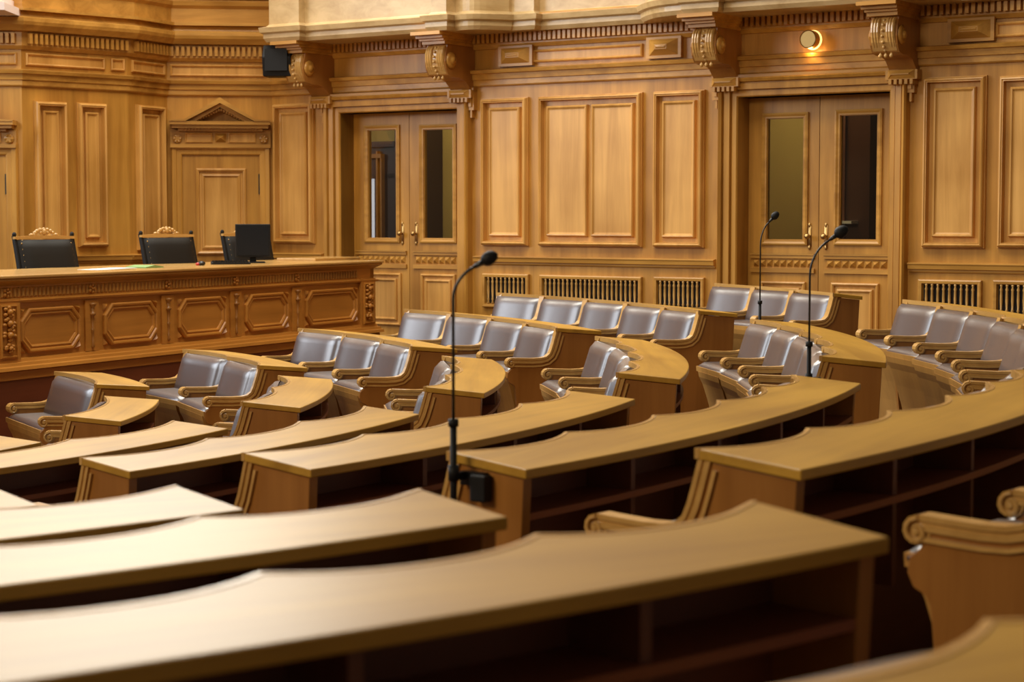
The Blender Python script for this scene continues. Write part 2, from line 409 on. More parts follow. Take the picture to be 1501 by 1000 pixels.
# ---------------------------------------------------------------- doors in the back wall
def surround(dn, D, xl, xr, parent=None):
    """moulded architrave with ears; D=(u0,u1,ztop)"""
    u0, u1, zt = D
    root = struct(empty(dn, WB.loc, WB.rz))
    def frame_loops(prof):
        ls = []
        for d, h in prof: ls.append([(u0-d, -h, PERIM), (u0-d, -h, zt+d), (u1+d, -h, zt+d), (u1+d, -h, PERIM)])
        return ls
    prof = [(0,-.30),(0,.012),(.010,.024),(.048,.026),(.050,.012),(.058,.012),(.062,.050),(.112,.054),(.115,.040),(.122,.040),(.127,.074),(.150,.088),(.162,.070),(.17,0)]
    mb = MB(); mb.grid([[p for p in l] for l in frame_loops(prof)]); mb.build('door_frame', M['wall_v'], root)
    mb = MB()
    for s, uu in ((-1, u0), (1, u1)):
        a, b_ = sorted((uu+s*.165, uu+s*.225)); mb.box(a, b_, -.058, 0, zt-.02, zt+.175)
        a, b_ = sorted((uu+s*.175, uu+s*.205)); mb.box(a, b_, -.072, 0, zt+.01, zt+.15)
        a, b_ = sorted((uu+s*.18, uu+s*.20)); mb.box(a, b_, -.05, 0, zt-.09, zt-.02)
        a, b_ = sorted((uu+s*.10, uu+s*.225)); mb.box(a, b_, -.066, 0, zt+.15, zt+.19)
    mb.build('door_frame_ear', M['wall_v'], root)
    mb = MB().box(u0-.10, u1+.10, -.075, 0, zt+.16, zt+.185); mb.box(u0-.10, u1+.10, -.06, 0, zt+.14, zt+.165)
    mb.build('lintel', M['wall_h'], root)
    return root
def leaf(root, ua, ub, ztop, glass, studs, low, hx, side, WR):
    """glass=(u0,u1,z0,z1)  all at depth WR behind the wall face"""
    t = .045; zb_ = PERIM + .005
    gu0, gu1, gz0, gz1 = glass
    mb = MB(); y0, y1 = WR, WR+t
    mb.box(ua, gu0, y0, y1, zb_, ztop); mb.box(gu1, ub, y0, y1, zb_, ztop)
    mb.box(gu0, gu1, y0, y1, gz1, ztop); mb.box(gu0, gu1, y0, y1, zb_, gz0)
    lf = mb.build('door_leaf', M['wall_v'], root)
    MB().loops([[(a[0], WR-h, a[1]) for a in ((gu0-d, gz0-d), (gu1+d, gz0-d), (gu1+d, gz1+d), (gu0-d, gz1+d))] for d, h in ((.05,0),(.05,.016),(.035,.022),(.018,.012),(.006,.012),(0,-.012))], cap=False).build('glazing_bead', M['wall_h'], lf)
    MB().box(gu0-.004, gu1+.004, WR+.015, WR+.019, gz0-.004, gz1+.004).build('glass_pane', M['glass'], lf)
    z0, z1 = studs
    mb = MB(); mb.box(ua+.05, ub-.03, WR-.018, WR, z1+.012, z1+.05); mb.box(ua+.05, ub-.03, WR-.018, WR, z0-.05, z0-.012)
    mb.box(ua+.05, ub-.03, WR-.026, WR, z1+.04, z1+.05); mb.build('stud_rail', M['wall_h'], lf)
    first = None; n = 9; wd = (ub-.04-ua-.07)/n
    for k in range(n):
        loc = (ua+.07+wd*k, WR, z0)
        if first is None:
            first = MB().frustum(.004, wd-.004, 0, z1-z0, 0, -.03, wd/2-.008, (z1-z0)/2-.002).build('diamond_stud', M['wall_h'], lf); first.location = loc
        else: linkcopy(first, lf, loc)
    u0, u1, za, zc = low
    MB().loops(rect_loops(u0, u1, za, zc, [(0,0),(0,.018),(.012,.026),(.024,.018),(.028,.002),(.05,.002),(.054,.02),(.066,.026),(.076,.02),(.08,.012)], WR)).build('door_panel', M['wall_panel'], lf)
    hz = WB.z(590, 343, -WR)
    h = MB()
    h.frustum(hx-.018, hx+.018, hz-.09, hz+.10, WR, WR-.006, .004)
    h.lathe([(.010,0),(.008,-.03),(.012,-.035),(.024,-.045),(.026,-.055),(.016,-.068),(.0005,-.07)], (hx-.0, WR-.004, hz+.005), 12, 'y')
    h.ball((hx, WR-.008, hz+.10), .012, .006, .02); h.ball((hx, WR-.008, hz-.09), .012, .006, .02)
    h.build('door_handle', M['brass'], lf, True)
    return lf
WR = .20
r1 = surround('door_1', D1, 474, 693)
def G(x0, x1, xm, yt, yb): return (WB.u(x0, -WR), WB.u(x1, -WR), WB.z(xm, yb, -WR), WB.z(xm, yt, -WR))
umid = WB.u(600, -WR)
s1 = (WB.z(600, 386, -WR), WB.z(600, 375.5, -WR))
lw1 = lambda x0, x1: (WB.u(x0, -WR), WB.u(x1, -WR), WB.z(600, 478, -WR), WB.z(600, 401, -WR))
leaf(r1, D1[0]-.02, umid-.003, D1[2]+.01, G(540.5, 580.5, 560, 191, 348.5), s1, lw1(531, 588), WB.u(590, -WR), 1, WR)
leaf(r1, umid+.003, D1[1]+.02, D1[2]+.01, G(622, 663.5, 643, 190, 349), s1, lw1(617.5, 668), WB.u(610, -WR), -1, WR)
r2 = surround('door_2', D2, 1051, 1335)
um2 = WB.u(1201, -WR)
s2 = (WB.z(1200, 392, -WR), WB.z(1200, 381.5, -WR))
lw2 = lambda x0, x1: (WB.u(x0, -WR), WB.u(x1, -WR), WB.z(1200, 496, -WR), WB.z(1200, 414, -WR))
def G2(x0, x1, xm, yt, yb): return G(x0, x1, xm, yt, yb)
leaf(r2, D2[0]-.02, um2-.003, D2[2]+.01, G2(1125, 1177, 1150, 174, 351), s2, lw2(1117, 1183), WB.u(1188, -WR), 1, WR)
leaf(r2, um2+.003, D2[1]+.02, D2[2]+.01, G2(1232, 1285, 1258, 169, 351), s2, lw2(1221, 1291), WB.u(1212, -WR), -1, WR)

# corridor behind the glazed doors
def corr(name, mb, m): 
    o = mb.build(name, m); o.location = WB.loc; o.rotation_euler = (0,0,WB.rz); return o
struct(corr('wall_corridor', MB().box(-4.5, WB.len+1, 2.2, 2.3, 0, 4.2), M['plaster']))
struct(corr('ceiling_corridor', MB().box(-4.5, WB.len+1, .31, 2.2, 3.6, 3.7), M['plaster']))
struct(corr('floor_corridor', MB().box(-4.5, WB.len+1, .31, 2.2, PERIM-.1, PERIM), M['floor']))
def CU(x): return WB.u(x, -2.15)
def CZ(x, y): return WB.z(x, y, -2.15)
def cthing(name, label, cat): return empty(name, WB.loc, WB.rz, label, cat)
t = cthing('passage_doorway', 'brown wooden doorway seen through the left pane of the far glazed door', 'doorway')
zt_ = CZ(560, 208)
MB().box(CU(537), CU(583), 2.10, 2.2, CZ(560, 262), zt_).box(CU(537), CU(585), 2.06, 2.2, CZ(560, 216), zt_).box(CU(553), CU(583), 2.10, 2.2, PERIM, CZ(560,255)).build('doorway_frame', M['cabinet'], t)
MB().box(CU(560), CU(562), 2.04, 2.12, PERIM, CZ(560,222)).box(CU(566), CU(568), 2.04, 2.12, PERIM, CZ(560,232)).box(CU(537), CU(568), 2.03, 2.12, CZ(560,232), CZ(560,226)).build('doorway_moulding', M['podium'], t)
MB().box(CU(537), CU(553), 2.12, 2.19, PERIM, CZ(545,255)).build('daylit_opening', M['daylight'], t)
t = cthing('corridor_cabinet', 'dark brown cabinet behind the right pane of the far glazed door', 'cabinet')
MB().box(CU(612), CU(645), 1.75, 2.2, PERIM, 3.25).build('body', M['cabinet'], t)
MB().box(CU(613), CU(640), 1.73, 1.75, PERIM+.1, 3.2).build('cabinet_door', M['cabinet'], t)
t = cthing('corridor_wardrobe', 'dark reddish cabinet behind the right pane of the nearer glazed door', 'cabinet')
MB().box(CU(1222), CU(1300), 1.75, 2.2, PERIM, 3.45).build('body', M['cabinet'], t)
MB().box(CU(1262), CU(1266), 1.72, 1.75, PERIM, 3.4).box(CU(1240), CU(1242), 1.72, 1.75, PERIM, 3.4).build('stile', M['inside'], t)
tg = tag(corr('wall_notice', MB().box(CU(1240), CU(1247), 1.715, 1.745, WB.z(1243, 268, -1.74), WB.z(1243, 257, -1.74)), M['plaster']), 'small yellowish card on the dark cabinet behind the nearer glazed door', 'notice')
tg = tag(corr('corridor_shelf', MB().box(CU(1244), CU(1284), 1.60, 1.75, WB.z(1262, 328, -1.7), WB.z(1262, 324, -1.7)), M['white']), 'pale narrow shelf behind the right pane of the nearer glazed door', 'shelf')
for u_ in (D1[0]-.2, D2[0]-.1):
    l = bpy.data.lights.new('corridor_fill', 'AREA'); l.size = .8; l.energy = 15; l.color = (1, .82, .45)  # unseen light added so the corridor shows through the door glass
    o = bpy.data.objects.new('corridor_fill', l); COL.objects.link(o); p = wl(u_, -1.2); o.location = (p.x, p.y, 3.5)

# ---------------------------------------------------------------- pediment door in the corner wall
def pediment_door(dn, W, x0, x1, xm, outer=True):
    root = struct(empty(dn, W.loc, W.rz))
    u0, u1 = W.u(x0), W.u(x1); um_ = (u0+u1)/2; Z = lambda y: W.z(xm, y)
    hw = (u1-u0)/2
    # leaf
    a, b_ = um_-hw*.775, um_+hw*.775
    lf = MB().box(a, b_, -.012, .0, PERIM+.3, Z(227.5)).build('door_leaf', M['wall_v'], root)
    MB().loops(rect_loops(um_-hw*.50, um_+hw*.50, Z(373), Z(247), [(0,0),(0,.022),(.015,.034),(.03,.026),(.035,.004),(.055,.004),(.06,.018),(.075,.022),(.085,.012),(.09,.006)], -.012)).build('door_panel', M['wall_panel'], lf)
    MB().box(b_-.012, b_+.004, -.03, -.012, Z(285), Z(255)).build('door_hinge', M['steel'], lf)
    mb = MB(); prof = [(0,.0),(0,.03),(.012,.038),(.05,.040),(.056,.052),(.095,.056),(.105,.04),(.108,0)]
    mb.grid([[(a-d, -h, PERIM), (a-d, -h, Z(227.5)+d), (b_+d, -h, Z(227.5)+d), (b_+d, -h, PERIM)] for d, h in prof]); mb.build('door_frame', M['wall_v'], root)
    mb = MB().box(u0, u1, -.05, 0, Z(215), Z(190)); mb.box(u0-.0, u1, -.075, 0, Z(217), Z(212))
    for s_ in (-1, 1):
        c = um_+s_*hw*.86; mb.lathe([(.045,-.05),(.045,-.07),(.02,-.08)], (c, 0, Z(204)), 10, 'y')
        for k in range(6): mb.ball((c+.03*math.cos(k*PI/3), -.075, Z(204)+.03*math.sin(k*PI/3)), .012, .012, .012, 6, 4)
    mb.frustum(um_-.055, um_+.055, Z(209), Z(196), -.05, -.10, .05, (Z(196)-Z(209))/2-.002)
    mb.build('door_entablature', M['wall_h'], root)
    for s_ in (-1, 1):
        c0, c1 = sorted((um_+s_*hw*.16, um_+s_*hw*.70))
        MB().loops(rect_loops(c0, c1, Z(209.5), Z(195.5), [(0,0),(0,.012),(.008,.016),(.014,.004)], -.05)).build('entablature_panel', M['wall_panel'], root)
    # pediment
    zb_, zt_ = Z(179), Z(146); h = hw*1.0
    mb = MB().box(um_-h, um_+h, -.19, 0, Z(184), zb_); mb.box(um_-h+.02, um_+h-.02, -.16, 0, Z(189), Z(184)); mb.box(um_-h+.08, um_+h-.08, -.11, 0, Z(193), Z(189))
    sl = h*.70
    for s_ in (-1, 1):
        poly = [(um_+s_*h, zb_), (um_+s_*(h), zb_+.012), (um_+s_*sl, zb_+.02), (um_, zt_+.012), (um_, zt_-.045), (um_+s_*sl*.98, zb_-.0)]
        mb.prism(poly, 'y', -.20, 0)
        poly = [(um_+s_*sl*.95, zb_), (um_, zt_-.045), (um_, zt_-.085), (um_+s_*sl*.70, zb_)]
        mb.prism(poly, 'y', -.15, 0)
    mb.build('pediment', M['wall_h'], root)
    mb = MB()
    for s_ in (-1, 1):
        for k in range(9):
            t_ = (k+.5)/9; mb.box(um_+s_*sl*.66*t_-.01, um_+s_*sl*.66*t_+.01, -.12, -.02, zt_-.115-(zt_-zb_-.115)*t_, zt_-.09-(zt_-zb_-.115)*t_)
    for k in range(24): mb.box(um_-h+.12+(2*h-.24)*k/24, um_-h+.12+(2*h-.24)*(k+.55)/24, -.135, 0, Z(191.5), Z(189))
    o = mb.build('pediment_dentils', M['wall_h'], root); o['kind'] = 'stuff'
    return root
pediment_door('door_3', WC, 250.5, 397, 323.8)
pediment_door('door_4', WF, -118, 26, -46)
# pale column base on the cornice at the far left
t = empty('column_base', (plan(8, 16.9).x-.35, plan(8, 16.9).y, zD+.245), 0, 'pale pinkish stone column base on the cornice at the top left', 'column')
MB().box(-.45, .40, -.1, .5, 0, .07).box(-.40, .34, -.06, .5, .07, .14).build('plinth', M['stone'], t)
MB().lathe([(.36,.14),(.38,.18),(.36,.22),(.32,.25),(.30,.28),(.29,1.6)], (-.05,.2,0), 24).build('shaft', M['stone'], t, True)
struct_arch = trim('trim_4', [L0, L1, L2, L3, L4], [(0,zD+.30),(.16,zD+.30),(.16,zD+.33),(.10,zD+.335),(.10,zD+.47),(.13,zD+.50),(.14,zD+.54),(0,zD+.56)], M['wall_h'])

# black loudspeaker hanging at the left end of the balcony
p = WB.A + WB.e*WB.u(405, .5) + WB.n*.42
t = empty('loudspeaker', (p.x, p.y, WB.z(405, 113, .45)), WB.rz+.5, 'black loudspeaker hanging under the far left end of the balcony', 'speaker')
MB().prism([(-.13,0),(.12,-.0),(.14,.16),(.12,.30),(-.10,.30),(-.17,.18)], 'x', -.15, .13).build('cabinet', M['black'], t, bevel=.008)
MB().box(-.12, .10, -.178, -.168, .05, .26).build('grille', M['black'], t)
MB().box(-.02, .02, -.02, .02, .28, .34).build('mount', M['black'], t)
# round brass lamp above door 2
u_, z_ = WB.hit(1188, 58, .1); p = wl(u_, 0)
t = empty('wall_lamp', (p.x, p.y, z_), WB.rz, 'lit round brass lamp above the nearer glazed door', 'lamp')
MB().lathe([(.05,0),(.05,-.02),(.015,-.03),(.015,-.08)], (0,0,0), 20, 'y').build('wall_plate', M['brass'], t, True)
MB().lathe([(.055,-.06),(.075,-.075),(.075,-.15),(.068,-.155),(.068,-.15),(.0005,-.15)], (0,0,0), 24, 'y').build('shade', M['brass'], t)
MB().lathe([(.078,-.055),(.082,-.05),(.0005,-.05)], (0,0,0), 24, 'y').build('glowing_ring', M['lampglow'], t)
l = bpy.data.lights.new('wall_lamp_light', 'POINT'); l.energy = 2.2; l.color = (1, .62, .22); l.shadow_soft_size = .04
o = bpy.data.objects.new('wall_lamp_light', l); COL.objects.link(o); p = wl(u_, .09); o.location = (p.x, p.y, z_-.11)

# ---------------------------------------------------------------- floor: rising tiers
CX, CY = -5.904, 9.657
ZN = [None, -1.022, -.922, -.827, -.736, -.649, -.566, -.488, -.414]
RO = [0, 3.99, 4.95, 5.88, 6.79, 7.70, 8.57, 9.43, 10.3]
def tier(n): return ZN[n] + CAMZ - .75
def P3(R, a, z): return (CX + R*math.cos(a), CY + R*math.sin(a), z)
A0, A1 = math.radians(-86), math.radians(58); NS = 48
fl = empty('floor', (0,0,0)); struct(fl)
for n in range(1, 9):
    r0 = 0.0 if n == 1 else RO[n-1] + .03; r1_ = RO[n] + .03 if n < 8 else 13.5
    mb = MB(); z = tier(n); zl = z - (.30 if n > 1 else .05)
    top = [[P3(max(r, .01), A0+(A1-A0)*k/NS, z) for k in range(NS+1)] for r in (r0, r1_)]
    mb.grid(top)
    if n > 1: mb.grid([[P3(r0, A0+(A1-A0)*k/NS, zz) for k in range(NS+1)] for zz in (zl, z)])
    mb.build('floor_tier', M['floor'], fl)
mb = MB().box(-16, 16, -8, 30, -.25, -.06); mb.build('floor_slab', M['floor'], fl)
# aisle at the foot of the back wall
mb = MB(); a = WB.len
P_ = [wl(-1.5, 1.25), wl(a, 1.25), wl(a, -.3), wl(-1.5, -.3)]
mb.prism([(q.x, q.y) for q in P_], 'z', -.05, PERIM); mb.build('floor_walkway', M['floor'], fl)

# ---------------------------------------------------------------- benches
def frame(R, a, z): return Vector((CX+R*math.cos(a), CY+R*math.sin(a), z)), a - PI/2
def xf(R, a):                                # polar frame as a matrix
    return Matrix.Translation((CX+R*math.cos(a), CY+R*math.sin(a), 0)) @ Matrix.Rotation(a-PI/2, 4, 'Z')
SC = .055
def scallop(t): return SC*(1-abs(2*t-1)**2.3)
ARM = [(0,.768),(-.008,.74),(-.022,.69),(-.036,.645),(-.050,.613),(-.072,.595),(-.105,.588),(-.16,.586),(-.24,.589),(-.30,.592)]
SCR = [(-.305+r*math.cos(a), .556+r*math.sin(a)) for r, a in [(.036-.024*i/14, PI*.50+PI*2.4*i/14) for i in range(15)]]
def strip(mb, path, hw, th, groove=False):    # flat band following a path in the y-z plane
    n = len(path); rows = []
    sec = [(-hw,0),(hw,0)] + ([(hw,th*.36),(hw-.006,th*.42),(hw-.006,th*.62),(hw,th*.70)] if groove else []) + [(hw,th),(-hw,th)]
    if groove: sec += [(-hw,th*.70),(-hw+.006,th*.62),(-hw+.006,th*.42),(-hw,th*.36)]
    for i, (y, z) in enumerate(path):
        a = path[max(i-1,0)]; b = path[min(i+1,n-1)]; d = Vector((b[0]-a[0], b[1]-a[1])).normalized(); nn = Vector((d.y, -d.x))
        rows.append([(x, y - nn.x*t, z - nn.y*t) for x, t in sec])
    mb.grid(rows, True, True)
def offpath(path, o_):
    out = []
    for i, (y, z) in enumerate(path):
        a = path[max(i-1,0)]; b = path[min(i+1,len(path)-1)]; d = Vector((b[0]-a[0], b[1]-a[1])).normalized()
        out.append((y - d.y*o_, z + d.x*o_))
    return out
def arm_mesh(mb, hw=.030):
    strip(mb, ARM, hw, .034, True)
    strip(mb, SCR, hw+.003, .012)
    mb.lathe([(.0005,-hw-.007),(.007,-hw-.006),(.010,-hw-.001),(.011,-hw+.005),(.030,-hw+.005),(.030,hw-.005),(.011,hw-.005),(.010,hw+.001),(.007,hw+.006),(.0005,hw+.007)], (0,-.305,.556), 16, 'x')
    for sx in (-1, 1):
        mb.tube([(sx*(hw+.002), -.305+r*math.cos(a), .556+r*math.sin(a)) for r, a in [(.027-.016*i/12, PI*.5+PI*2.2*i/12) for i in range(13)]], .004, 6)
def side_poly(back):                         # panel under the arm
    return [(.006,.735),(-.010,.68),(-.030,.62),(-.055,.582),(-.10,.562),(-.29,.560),(-.30,.52),(-.325,.50),(-.330,.465),(-.315,.435),(-.285,.42),(-.275,.40),(-.235,0)] + back
def make_desk(label, n, Ra, Rb, a0, a1, dep, z, seats):
    """Ra at a0 (low angle), Rb at a1"""
    a0, a1 = math.radians(a0), math.radians(a1); am = (a0+a1)/2
    R = lambda a: Ra + (Rb-Ra)*(a-a0)/(a1-a0)
    loc, rz = frame(R(am), am, z)
    root = empty('bench_desk', loc, rz, label, 'desk', 'curved oak bench desks')
    inv = xf(R(am), am).inverted()
    def pt(a, off, zz):
        q = inv @ Vector((CX+(R(a)+off)*math.cos(a), CY+(R(a)+off)*math.sin(a), 0)); return (q.x, q.y, zz)
    K = 12; inn = []; out_ = []
    e = .012/Ra
    for i in range(n*K+1):
        t = i/K; f_ = t - int(t) if i < n*K else 0.0
        a = a0 + (a1-a0)*i/(n*K)
        inn.append((a, scallop(f_) if 0 < f_ < 1 else 0.0)); out_.append(a)
    inn[0] = (a0-e, 0); inn[-1] = (a1+e, 0)
    zi, zo = .775, .75; th = .026
    def zof(off): return zi + (zo-zi)*off/dep
    mb = MB()
    rows = [[], [], [], []]
    for (a, s_), ao in zip(inn, out_):
        rows[0].append(pt(a, s_, zof(s_))); rows[1].append(pt(a, dep, zo)); rows[2].append(pt(a, dep, zo-th)); rows[3].append(pt(a, s_, zof(s_)-th))
    I = [[mb.vert(p) for p in r] for r in rows]; m_ = len(inn)
    for k in range(m_-1):
        for j in range(4): mb.f.append([I[j][k], I[(j+1)%4][k], I[(j+1)%4][k+1], I[j][k+1]])
    mb.f.append([I[j][0] for j in range(4)]); mb.f.append([I[j][-1] for j in range(3,-1,-1)])
    mb.build('desktop', M['desk'], root, bevel=.004)
    # pale nosing along the seat side
    mb = MB(); rows = [[] for _ in range(4)]
    for a, s_ in inn:
        for j, (o_, dz) in enumerate(((-.012,.001),(.001,.001),(.001,-.024),(-.012,-.024))): rows[j].append(pt(a, s_+o_, zof(s_)+dz))
    I = [[mb.vert(p) for p in r] for r in rows]
    for k in range(m_-1):
        for j in range(4): mb.f.append([I[j][k], I[(j+1)%4][k], I[(j+1)%4][k+1], I[j][k+1]])
    mb.f.append([I[j][0] for j in range(4)]); mb.f.append([I[j][-1] for j in range(3,-1,-1)])
    mb.build('back_rail', M['light'], root)
    # modesty board, shelf, dividers
    def arcwall(mb, o0, o1, z0, z1, aa=a0, ab=a1, kk=None):
        kk = kk or n*4; rows = [[], [], [], []]
        for i in range(kk+1):
            a = aa+(ab-aa)*i/kk
            for j, (o_, zz) in enumerate(((o0,z0),(o1,z0),(o1,z1),(o0,z1))): rows[j].append(pt(a, o_, zz))
        I = [[mb.vert(p) for p in r] for r in rows]
        for k in range(kk):
            for j in range(4): mb.f.append([I[j][k], I[(j+1)%4][k], I[(j+1)%4][k+1], I[j][k+1]])
        mb.f.append([I[j][0] for j in range(4)]); mb.f.append([I[j][-1] for j in range(3,-1,-1)])
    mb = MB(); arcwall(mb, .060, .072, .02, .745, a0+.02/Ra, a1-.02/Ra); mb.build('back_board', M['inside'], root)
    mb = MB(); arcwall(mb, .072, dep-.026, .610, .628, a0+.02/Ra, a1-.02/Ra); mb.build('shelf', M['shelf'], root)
    for k in range(1, n):
        a = a0+(a1-a0)*k/n; mb = MB(); mb.x = inv @ xf(R(a), a)
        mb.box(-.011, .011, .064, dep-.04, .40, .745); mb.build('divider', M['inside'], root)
    for s_, a in ((1, a0), (-1, a1)):
        mb = MB(); mb.x = inv @ xf(R(a), a)
        x0, x1 = (-.036, 0) if s_ > 0 else (0, .036)
        mb.prism(side_poly([(dep-.055,0),(dep-.018,.724),(.0,.747)]), 'x', x0, x1)
        ep = mb.build('end_panel', M['side'], root, bevel=.003)
        mb = MB(); mb.x = inv @ xf(R(a), a); xo = (.004, 0) if s_ > 0 else (-.004, 0)
        # post at the outer edge, and pale rib beside the arm curve
        mb.x = mb.x @ Matrix.Translation((-.018*s_, 0, 0)); arm_mesh(mb, .026)
        mb.build('armrest', M['light'], root, bevel=0)
        mb = MB(); mb.x = inv @ xf(R(a), a) @ Matrix.Translation((.003*s_, 0, 0))
        strip(mb, [q for q in offpath(ARM, .046) if q[1] < .735], .006, .010); mb.build('end_rib', M['light'], ep)
    return root, R, a0, a1
SEATMESH = {}
def make_seat(wd, label, R, a, z, dth, last):
    loc, rz = frame(R, a, z)
    root = empty('bench_armchair', loc, rz, label, 'armchair', 'grey leather armchairs of the benches')
    key = (round(wd, 2), round(dth, 2))
    if key not in SEATMESH:
        hw = wd/2 - .032; ms = []
        # back cushion
        mb = MB(); NX, NZ = 20, 8; fr_ = []; bk = []
        for j in range(NZ+1):
            v = j/NZ; zz = .50 + .250*v; rf = []; rb = []
            base = -.085 + .078*v
            for i in range(NX+1):
                u = i/NX; x = -hw + 2*hw*u; e_ = min(u, 1-u)*2*hw
                c_ = .050*(1-abs(2*u-1)**2.3)
                rd = max(0, 1-(1-min(1, e_/.15))**2)**.5; rz_ = max(0, 1-(1-min(1, min(v*.26+.006, (1-v)*.26+.004)/.035))**2)**.5
                puff = .075*rd*(.35+.65*rz_)
                rf.append((x, base + c_*.55 - puff, zz)); rb.append((x, base + c_*.9 - .004, zz))
            fr_.append(rf); bk.append(rb[::-1])
        mb.grid([f_+b_ for f_, b_ in zip(fr_, bk)], True, True); ms.append(('back_cushion', mb, 'leather', True))
        # seat cushion
        mb = MB(); rows = []
        NY = 8
        for j in range(NY+1):
            v = j/NY; y = -.345 + .235*v
            ed = min(1, min(v+.03, 1)*6)**.5
            row = []
            for i in range(NX+1):
                u = i/NX; x = -hw+2*hw*u; k = min(1, min(u, 1-u)*10)**.5
                row.append((x, y, .496 + .034*ed*k))
            rows.append(row + [(hw, y, .485), (-hw, y, .485)])
        mb.grid(rows, True, True); ms.append(('seat_cushion', mb, 'leather', True))
        mb = MB(); poly = [(-.352,.502),(-.350,.472),(-.30,.472),(-.10,.49),(-.10,.502)]
        mb.prism(poly, 'x', -hw, hw); poly = [(-.352,.474),(-.345,.44),(-.325,.40),(-.295,.30),(-.265,.18),(-.24,.05),(-.235,0),(-.17,0),(-.15,.44),(-.02,.46),(-.02,.474)]
        mb.prism(poly, 'x', -hw+.042, hw-.042); mb.v = [(x_*(.80+.20*min(1, z_/.44)), y_, z_) for x_, y_, z_ in mb.v]
        ms.append(('seat_base', mb, 'seatwood', False))
        mb = MB(); mb.box(-hw-.01, hw+.01, -.005, .012, .42, .74); ms.append(('back_board', mb, 'side', False))
        me = []
        # divider with arm on the far side (higher angle = -x)
        D_ = Matrix.Rotation(dth/2, 4, 'Z'); D_ = Matrix.Translation((-wd/2, 0, 0)) @ D_
        mb = MB(); mb.x = D_; mb.prism(side_poly([(.0,0),(.01,.735)]), 'x', -.014, .014); ms.append(('divider', mb, 'side', False))
        mb = MB(); mb.x = D_; arm_mesh(mb, .028); ms.append(('armrest', mb, 'light', False))
        objs = [m_.build(nm, M[mt], root, sm) for nm, m_, mt, sm in ms]
        if last: 
            for o in objs[-2:]: bpy.data.objects.remove(o)
            objs = objs[:-2]
            return root
        SEATMESH[key] = objs
    else:
        for o in SEATMESH[key][: (-2 if last else None)]: linkcopy(o, root)
    return root

# (section, row): R at low angle, R at high angle, low angle, high angle, depth
ORD = ['', 'front', 'second', 'third', 'fourth', 'fifth', 'sixth', 'seventh', 'eighth']
SECT = {'D': 'far bank by the glazed doors', 'C': 'middle bank right of centre',
        'B': 'nearer bank crossing the centre', 'A': 'nearest bank at lower left'}
BL = []
for n, Ra, Rb, a0, a1, d in ((1,3.70,3.735,21.4,36.6,.315),(2,4.64,4.66,19.0,37.1,.295),(3,5.575,5.67,18.4,39.1,.29),(4,6.535,6.77,18.8,41.1,.30),(5,7.565,7.88,19.6,42.7,.275),(6,8.77,9.13,22.0,34.5,.23)):
    BL.append(('D', n, Ra, Rb, a0, a1, d, n if n < 6 else 3))
for n, Ra, Rb, a0, a1, d in ((1,3.70,3.715,-6.0,9.3,.288),(2,4.66,4.668,-8.5,9.3,.288),(3,5.582,5.60,-9.7,9.9,.28),(4,6.504,6.53,-10.9,11.3,.28),(5,7.41,7.50,-10.8,11.7,.28),(6,8.35,8.72,-11.0,15.2,.28)):
    BL.append(('C', n, Ra, Rb, a0, a1, d, n))
for n, Ra, Rb, a0, a1, d in ((1,3.74,3.73,-36,-18.9,.265),(2,4.70,4.69,-37.2,-19.25,.26),(3,5.695,5.603,-38.0,-19.3,.24),(4,6.548,6.487,-38.7,-19.1,.28),(5,7.453,7.40,-39.55,-18.9,.26),(6,8.294,8.28,-40.1,-18.9,.275),(7,9.19,9.18,-40.5,-18.9,.265)):
    BL.append(('B', n, Ra, Rb, a0, a1, d, n))
for n, Ra, Rb, a0, a1, d in ((4,6.55,6.56,-66.5,-46.55,.265),(5,7.43,7.43,-66.8,-46.4,.262),(6,8.29,8.292,-67,-46.4,.246),(7,9.16,9.166,-67,-46.65,.258),(8,10.13,10.14,-67,-45.8,.265)):
    BL.append(('A', n, Ra, Rb, a0, a1, d, n))
NUM = ['', 'one-seat', 'two-seat', 'three-seat', 'four-seat', 'five-seat', 'six-seat', 'seven-seat', 'eight-seat']
SO = ['first', 'second', 'third', 'fourth', 'fifth', 'sixth', 'seventh', 'eighth']
for s_, n, Ra, Rb, a0, a1, d, ns in BL:
    z = tier(n) + (.02 if (s_, n) == ('B', 7) else 0)
    lab = '%s curved oak desk, %s row, %s' % (NUM[ns], ORD[n], SECT[s_])
    root, R, r0, r1_ = make_desk(lab, ns, Ra, Rb, a0, a1, d, z, ns)
    for k in range(ns):                       # k counted from the high-angle (far / left) end
        ac = r1_ - (r1_-r0)*(k+.5)/ns; wd = R(ac)*(r1_-r0)/ns
        # seat k needs an arm between it and the next one nearer the camera end
        ks = ns-1-k
        where = 'the only' if ns == 1 else SO[k]
        lab = 'grey leather armchair, %s from far end, %s row, %s' % (where, ORD[n], SECT[s_])
        if ns == 1: lab = 'single grey leather armchair of the front row, %s' % SECT[s_]
        make_seat(wd, lab, R(ac), ac, z, (r1_-r0)/ns, k == 0)

